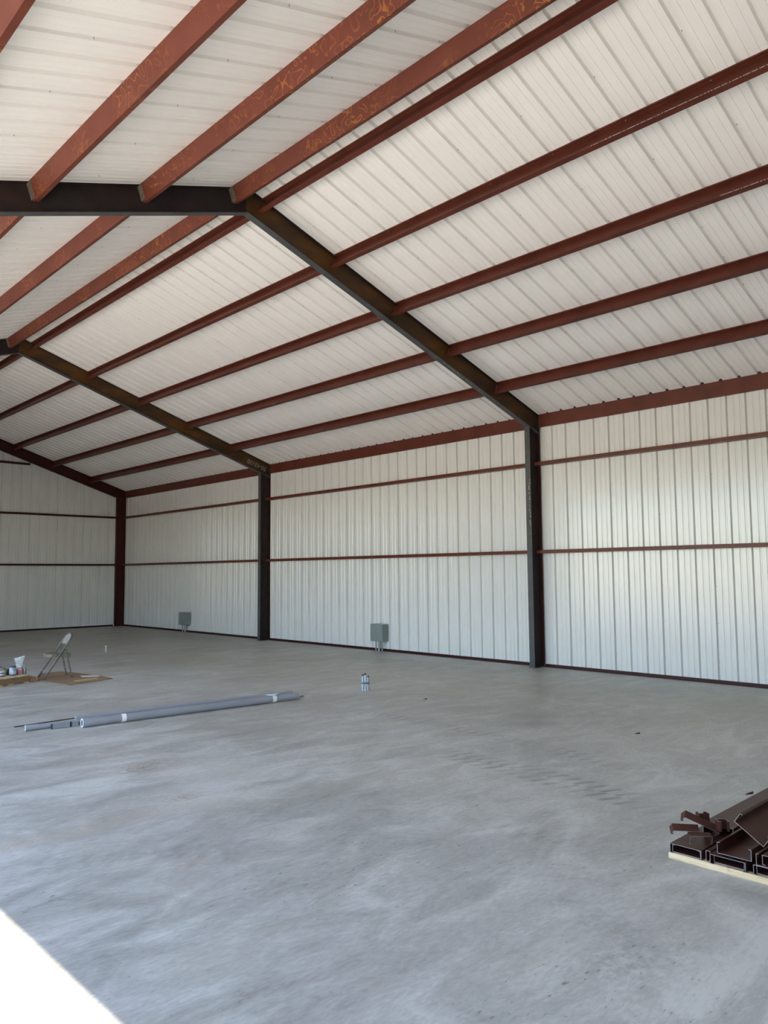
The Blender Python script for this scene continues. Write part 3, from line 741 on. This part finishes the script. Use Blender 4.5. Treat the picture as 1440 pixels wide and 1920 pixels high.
# ------------------------------------------------------------------ pallet with jars
PA = math.atan2(13.40-13.20, -7.74+8.27)
t = thing('wooden_pallet', 'low brown wooden pallet with jars and cans on it', 'pallet', (-7.745, 13.40, 0), PA)
for yy in (0.0, 0.42, 0.86):
    MB().box((-1.10, yy, 0.016), (0.0, yy+0.038, 0.112)).build('stringer', 'pallet_side', t)
for k in range(9):
    x1 = -0.004 - k*0.125 + random.uniform(-.01, .01)
    MB().box((x1-0.088, -0.014+random.uniform(-.01, .006), 0.112), (x1, 0.90, 0.1285)).build('deck_board', 'pallet_deck', t)
for x1 in (-0.01, -0.31, -0.52, -0.98):
    MB().box((x1-0.088, -0.012, 0.0), (x1, 0.90, 0.016)).build('bottom_board', 'pallet_deck', t)
ZT = 0.1285
def jar(name, label, cat, loc, prof, mat):
    t = thing(name, label, cat, (loc[0], loc[1], ZT)); MB().lathe(prof).build('body', mat, t); return t
j = jar('plastic_jar', 'pale blue plastic jar with dark lid on the pallet', 'jar', (-7.975, 13.52), [(0.001, 0), (0.052, 0), (0.056, 0.008), (0.058, 0.09), (0.055, 0.115), (0.045, 0.13), (0.042, 0.14), (0.001, 0.14)], 'plastic_blue')
MB().lathe([(0.001, 0.135), (0.046, 0.135), (0.046, 0.154), (0.042, 0.157), (0.001, 0.157)]).build('lid', 'lid_dark', j)
MB().lathe([(0.0585, 0.03), (0.0592, 0.032), (0.0592, 0.075), (0.0585, 0.077)]).build('label_band', 'white_plastic', j)
MB().lathe([(0.0565, -0.0), (0.0570, 0.003), (0.0572, 0.012), (0.0566, 0.014)]).build('base_ring', 'lid_dark', j)
j = jar('plastic_jar', 'clouded plastic jar with red label between blue jar and spray can', 'jar', (-7.845, 13.56), [(0.001, 0), (0.050, 0), (0.053, 0.006), (0.053, 0.085), (0.048, 0.10), (0.030, 0.112), (0.030, 0.122), (0.001, 0.122)], 'jar_pink')
MB().lathe([(0.0535, 0.018), (0.0542, 0.02), (0.0542, 0.08), (0.0535, 0.082)]).build('label_band', 'jar_label', j)
MB().lathe([(0.001, 0.118), (0.032, 0.118), (0.032, 0.136), (0.001, 0.136)]).build('lid', 'pvc_edge', j)
j = jar('spray_can', 'small grey metal can at the right end of the pallet', 'can', (-7.785, 13.50), [(0.001, 0), (0.022, 0), (0.024, 0.003), (0.024, 0.095), (0.018, 0.108), (0.001, 0.108)], 'grey_can')
MB().lathe([(0.001, 0.105), (0.014, 0.105), (0.014, 0.118), (0.001, 0.118)]).build('cap', 'grey_can', j)
j = jar('paint_tin', 'squat olive tin with dark green label left of the blue jar', 'can', (-8.045, 13.64), [(0.001, 0), (0.050, 0), (0.053, 0.004), (0.051, 0.008), (0.051, 0.092), (0.053, 0.096), (0.050, 0.10), (0.046, 0.096), (0.001, 0.096)], 'tin')
m = MB(); n = 12
vv = [(0.0518*math.cos(R(-100+110*k/n)), 0.0518*math.sin(R(-100+110*k/n)), z) for z in (0.01, 0.09) for k in range(n+1)]
vv += [(0.0505*math.cos(R(-100+110*k/n)), 0.0505*math.sin(R(-100+110*k/n)), z) for z in (0.01, 0.09) for k in range(n+1)]
q = n+1
m.add(vv, [(k, k+1, q+k+1, q+k) for k in range(n)] + [(2*q+k, 3*q+k, 3*q+k+1, 2*q+k+1) for k in range(n)] + [(k, 2*q+k, 2*q+k+1, k+1) for k in range(n)] + [(q+k, q+k+1, 3*q+k+1, 3*q+k) for k in range(n)], True)
m.build('label_band', 'tin_dark', j)
j = jar('plastic_tub', 'purple and white tub on the pallet at the left picture edge', 'tub', (-8.165, 13.50), [(0.001, 0), (0.046, 0), (0.050, 0.004), (0.052, 0.06), (0.001, 0.06)], 'purple')
MB().lathe([(0.001, 0.0605), (0.053, 0.0605), (0.054, 0.082), (0.050, 0.088), (0.001, 0.088)]).build('lid', 'white_plastic', j)
MB().lathe([(0.0505, 0.018), (0.0517, 0.019), (0.0525, 0.044), (0.0515, 0.045)]).build('label_band', 'white_plastic', j)
o = MB().tube([(-0.10, 0.04, 0.185), (-0.03, 0.01, 0.12), (0.03, -0.01, 0.0985)], 0.006, 8).build('paint_brush_handle', 'rod')
o.location = (-8.075, 13.66, ZT+0.004); tag(o, 'thin black brush handle slanting onto the olive tin', 'brush')
# crumpled bag
m = MB(); vs_, fs = [], []; nb = 20; lev = [(0.0, .055, .045), (.06, .066, .05), (.13, .055, .042), (.18, .060, .035), (.23, .078, .022), (.272, .088, .010)]
for i, (z, rx, ry) in enumerate(lev):
    for k in range(nb):
        a = 2*math.pi*k/nb; w_ = 1 + 0.10*math.sin(5*a + i*1.3) + 0.05*math.sin(9*a+i)
        vs_.append((rx*math.cos(a)*w_, ry*math.sin(a)*w_, z + (0.022*math.cos(a) if i == len(lev)-1 else 0)))
for i in range(len(lev)-1):
    for k in range(nb): fs.append((i*nb+k, i*nb+(k+1) % nb, (i+1)*nb+(k+1) % nb, (i+1)*nb+k))
fs.append(tuple(range(nb-1, -1, -1))); m.add(vs_, fs, True)
o = m.build('plastic_bag', 'bag'); o.location = (-7.80, 13.74, ZT); o.rotation_euler = (0, 0, R(-40)); tag(o, 'clear crumpled plastic bag standing upright behind the jars', 'bag')
MB().tube([(-0.085, 0.0, 0.252), (-0.03, 0.004, 0.262), (0.03, -0.004, 0.280), (0.085, 0.0, 0.292)], 0.007, 8).build('hem', 'white_plastic', o)

# ------------------------------------------------------------------ stack of channels on blocking
XS = -7.80
o = bevel(MB().box((-0.02, -1.30, 0), (0.02, 0.0, 0.038)).build('timber_block', 'lumber'), 0.002, 1)
o.location = (XS+0.022, 1.925, 0); o.rotation_euler = (0, 0, R(-0.8)); tag(o, 'pale rough timber under the near ends of the steel channels', 'timber')
o = MB().box((-0.045, -1.30, 0), (0.045, 0.0, 0.038)).build('timber_block', 'lumber')
o.location = (XS+2.3, 1.93, 0); tag(o, 'pale timber under the far ends of the steel channels', 'timber')
CHW, CHF = 0.20, 0.056
def channel(y, z, rotx, length, x0, label, depth=CHW, fl=CHF, lip=0.016, up=True, rz=0.0):
    """channel along +x; y,z = its left (far-y) lower corner; up=True: web on top"""
    t = thing('steel_channel', label, 'channel', (x0, y, z), rz, 'steel channels stacked on timber')
    t.rotation_euler = (rotx, 0, rz)
    pr = c_profile(depth, fl, lip)
    if up: q = [(-v, fl-u) for u, v in pr]
    else: q = [(-v, u) for u, v in pr]
    MB().prism(q, (0.0015, 0, 0), (0, 1, 0), (0, 0, 1), (length-0.0015, 0, 0)).build('section', 'stack_primer', t)
    MB().prism(q, (0, 0, 0), (0, 1, 0), (0, 0, 1), (0.0012, 0, 0)).build('cut_end', 'cut_edge', t)
    return t
ZB = 0.0385
channel(1.912, ZB, 0, 2.9, XS, 'dark brown steel channel, web up, at the left edge of the stack under the offcuts')
channel(1.690, ZB, 0, 2.85, XS+0.015, 'narrow dark brown steel channel wedged between the two bottom channels', depth=0.028, fl=0.062, lip=0.008)
channel(1.655, ZB, 0, 2.9, XS-0.01, 'dark brown steel channel, web up, second along the bottom row', depth=0.21)
channel(1.405, ZB, 0, 2.9, XS, 'dark brown steel channel, web up, third along the bottom row')
channel(1.195, ZB, 0, 2.9, XS+0.03, 'dark brown steel channel, web up, at the right end of the bottom row')
ZU = ZB + CHF + 0.001
channel(1.902, ZB+0.0032, 0, 2.8, XS+0.012, 'dark steel channel nested open side up inside the left bottom channel', up=False, depth=0.180, fl=0.044)
channel(1.643, ZB+0.0032, 0, 2.8, XS+0.02, 'dark steel channel nested open side up inside the second bottom channel', up=False, depth=0.180, fl=0.044)
channel(1.394, ZB+0.0032, 0, 2.8, XS+0.02, 'dark steel channel nested open side up inside the third bottom channel', up=False, depth=0.178, fl=0.044)
channel(1.610, ZU+0.014, 0, 2.8, XS-0.005, 'dark brown steel channel lying open side up on the second bottom channel', up=False, fl=0.066)
channel(1.387, ZU, 0, 2.8, XS+0.0, 'dark brown steel channel lying open side up beside the leaning one', up=False, fl=0.066)
channel(1.360, ZU+0.004, 0, 2.7, XS+0.02, 'dark brown steel channel nested inside the open one at right', depth=0.15, fl=0.055, up=True)
channel(1.545, ZU+0.190, R(34), 2.6, XS+0.10, 'dark brown steel channel leaning tilted across the top of the stack', up=False, fl=0.068)
channel(1.835, ZU+0.001, 0, 2.45, XS+0.31, 'dark brown steel channel, web up, lying behind the offcuts in the second layer', depth=0.195, fl=0.075)
def offcut(loc, rot, label, depth=0.14, fl=0.05, lip=0.015, w_=0.045):
    t = thing('steel_offcut', label, 'steel offcut', loc, 0, 'channel offcuts on the stack'); t.rotation_euler = rot
    q = c_profile(depth, fl, lip, 0.003)
    MB().prism([(v-depth/2, -u) for u, v in q], (0, 0, 0), (1, 0, 0), (0, 0, 1), (0, w_, 0)).build('strap', 'stack_primer', t)
    MB().prism([(v-depth/2, -u) for u, v in q], (0, -0.0012, 0), (1, 0, 0), (0, 0, 1), (0, 0.001, 0)).build('cut_edge', 'cut_edge', t)
    return t
ZO = ZU + 0.002
offcut((-7.71, 1.842, 0.163), (R(52), R(3), R(-44)), 'rusty channel offcut hooked over the left corner of the stack', depth=0.165, fl=0.06)
offcut((-7.70, 1.752, 0.150), (R(14), R(2), R(-46)), 'brown channel offcut lying flat in the middle of the heap', depth=0.14, fl=0.052)
offcut((-7.63, 1.775, 0.196), (R(50), R(25), R(-46)), 'brown channel offcut slanting down across the top of the heap', depth=0.235, fl=0.055, w_=0.048)
offcut((-7.53, 1.802, 0.172), (R(84), R(0), R(-44)), 'maroon flat-faced channel offcut standing at the back of the heap', depth=0.066, fl=0.06, w_=0.068)
offcut((-7.555, 1.692, 0.236), (R(-92), R(0), R(-44)), 'channel offcut standing with its dark open mouth forward, right of heap', depth=0.064, fl=0.06, w_=0.06)

# ------------------------------------------------------------------ scraps on the slab
def scrap(loc, rz, l, label):
    m = MB(); m.add([(-l, -0.006, 0.001), (l*0.2, -0.012, 0.001), (l, 0.004, 0.001), (0, 0.012, 0.001), (-l, -0.004, 0.006), (l*0.2, -0.008, 0.012), (l, 0.003, 0.018), (0, 0.009, 0.010)],
                    [(0,3,2,1), (4,5,6,7), (0,1,5,4), (1,2,6,5), (2,3,7,6), (3,0,4,7)])
    o = m.build('metal_scrap', 'chip'); o.location = (loc[0], loc[1], 0); o.rotation_euler = (0, 0, rz); tag(o, label, 'scrap')
scrap((-6.01, 2.11, 0), R(-25), 0.045, 'dark sliver of scrap on the floor behind the steel stack')
scrap((-4.48, 3.90, 0), R(-40), 0.03, 'small dark chip on the floor in front of the near wall bay')
scrap((-4.38, 7.24, 0), R(-40), 0.025, 'tiny dark chip on the floor near the taped conduit stubs')
